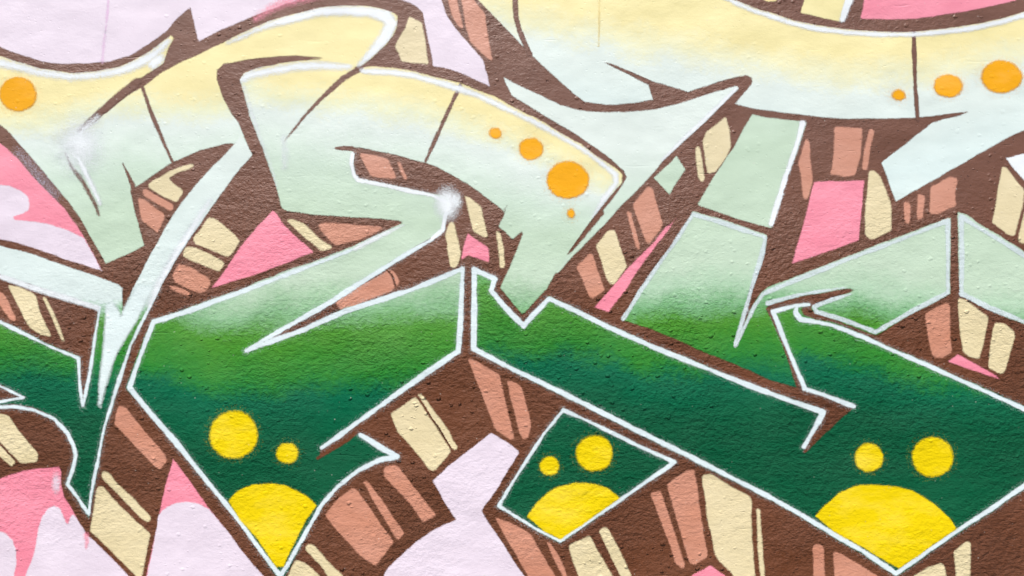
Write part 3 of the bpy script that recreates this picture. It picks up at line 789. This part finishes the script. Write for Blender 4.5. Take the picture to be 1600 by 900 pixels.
# shines along the upper edges of the pale letters
shine([(-200, 60, 16), (0, 98, 15), (30, 105, 14), (62, 113, 13), (110, 120, 12), (150, 118, 12), (187, 111, 13), (215, 100, 16), (240, 86, 16), (263, 64, 7)], l1, mat=m_mist, thinner=0.85, feather=6, clip=L1)
shine([(240, 100, 16), (250, 92, 14)], l1, mat=m_mist, feather=6, clip=L1)
shine([(355, 68, 3), (400, 48, 7), (425, 38, 10), (462, 28, 12), (500, 18, 13), (537, 17, 14), (575, 18, 14), (603, 25, 20), (612, 36, 17), (602, 58, 18), (578, 86, 12), (562, 101, 6)], l1, mat=m_mist, feather=5, clip=L1)
shine([(378, 125, 10), (390, 117, 12), (425, 111, 12), (462, 104, 12), (500, 102, 11), (545, 104, 9)], l2, mat=m_mist, feather=6, clip=L2)
shine([(567, 111, 9), (612, 113, 10), (650, 119, 11), (700, 133, 11), (750, 150, 11), (800, 174, 10), (837, 192, 9), (875, 213, 8), (910, 233, 8), (940, 255, 9), (962, 273, 10), (962, 287, 9), (945, 309, 9), (928, 338, 5)], l2, mat=m_mist, thinner=0.8, feather=4, clip=L2)
shine([(443, 215, 8), (446, 245, 9), (444, 262, 5)], l2, mat=m_veil, feather=6, clip=L2)
shine([(381, 135, 4), (393, 175, 5), (405, 212, 5), (420, 250, 4), (432, 290, 2)], l2, mat=m_veil, feather=4, clip=L2)
shine([(1150, 140, 5), (1135, 154, 7), (1100, 188, 7), (1065, 220, 6), (1035, 250, 4)], l3, mat=m_mist, feather=2.5, clip=L3)
shine([(1120, -8, 6), (1150, 5, 8), (1175, 16, 8), (1200, 24, 8), (1232, 35, 9), (1275, 45, 9), (1325, 51, 9), (1375, 54, 8), (1425, 54, 8), (1462, 51, 8), (1512, 45, 9), (1562, 35, 9), (1605, 22, 9), (1650, 0, 9), (1720, -45, 9)], l5, mat=m_mist, thinner=0.85, feather=3.2, clip=L5)
shine([(1326, 0, 12), (1316, 30, 9)], l12, mat=m_white, feather=1.6)
# bursts of white mist
blob("white_burst", (699, 318, 17, 22), m_glow, OU + 1, l2, feather=11, reach=1.0, step=1.5)
blob("white_burst", (709, 314, 11, 14), m_glow, OU + 1, l2, feather=8, reach=1.0, step=1.5)
blob("white_burst", (124, 226, 28, 33), m_glow, OU + 1, l1, feather=27, reach=1.0, step=1.5, clip=L1)
stroke("white_burst", [(152, 184, 4), (138, 196, 9), (124, 210, 14)], m_mist, OU + 1, l1, feather=10, reach=1.0, clip=L1)
stroke("white_shine", [(122, 245, 5), (133, 268, 8), (144, 290, 7), (157, 318, 3)], m_mist, OU + 1, l1, feather=4, reach=1.0, clip=L1)
stroke("white_mist", [(30, 240, 14), (60, 275, 20), (85, 305, 12)], m_thinmist, OU + 1, l1, feather=12, reach=1.0,
       clip=[(0, 195), (30, 225), (57, 255), (82, 285), (105, 312), (98, 325), (75, 300), (52, 277), (30, 250), (8, 230), (0, 224)])
stroke("yellow_drip", [(937, -30, 3), (936, 20, 2.2), (936, 55, 2), (935, 72, 1)], paint_material("yellow_drip_paint", (250, 226, 150), opacity=0.6), SK, l5, feather=1.5)

# ------------------------------------------------------------------ dots and domes
DT = LT + 4
def dot(c, parent, mat=None, name="yellow_dot", **kw):
    kw.setdefault('feather', 2.9); kw.setdefault('wobble', 1.3); kw.setdefault('reach', 3.0); kw.setdefault('step', 1.5)
    return blob(name, c, mat or m_yellow, DT, parent, **kw)
def dome(pts, parent): return shape("yellow_dome", pts, m_yellow, DT, parent, feather=2.0, wobble=1.3, step=1.5)
dot((365, 679, 37, 37), l2, feather=3.5); dot((449.5, 708, 16.5, 16.5), l2)
dome([(357, 783), (362, 776), (370, 768), (383, 761), (400, 757), (425, 756), (442, 758), (460, 765), (478, 775), (494, 790), (487, 800), (472, 825), (455, 858), (443, 885),
      (432, 886), (418, 866), (400, 840), (375, 812)], l2)
dot((858.5, 728, 14.5, 14.5), l11); dot((929, 708, 28, 27), l11, feather=3.2)
dome([(824, 807), (840, 785), (853, 772), (865, 764), (883, 757), (900, 754), (915, 754), (932, 757), (950, 763), (968, 778), (925, 809), (875, 842), (850, 830)], l11)
dot((1358, 715, 21.5, 21.5), l10); dot((1457, 713.5, 32, 31), l10, feather=3.2)
dome([(1274, 806), (1286, 792), (1300, 779), (1315, 768), (1330, 762), (1347, 758), (1365, 757), (1385, 758), (1405, 761), (1425, 767), (1445, 777), (1462, 789), (1475, 802), (1486, 814), (1494, 826),
      (1450, 857), (1404, 889), (1350, 856), (1300, 828)], l10)
def odot(c, parent, **kw):
    cx, cy, rx, ry = c
    dot(c, parent, m_orange, "orange_dot", **kw)
odot((28, 147, 29, 26), l1); odot((774, 208, 9, 8), l2); odot((829.5, 233, 19, 17), l2); odot((887, 281.5, 33, 29), l2, feather=3); odot((892, 333.5, 6, 7), l2)
odot((1404, 149, 10, 8), l5); odot((1481.5, 134.5, 22, 17.5), l5); odot((1565, 120, 32, 25.5), l5, feather=3)
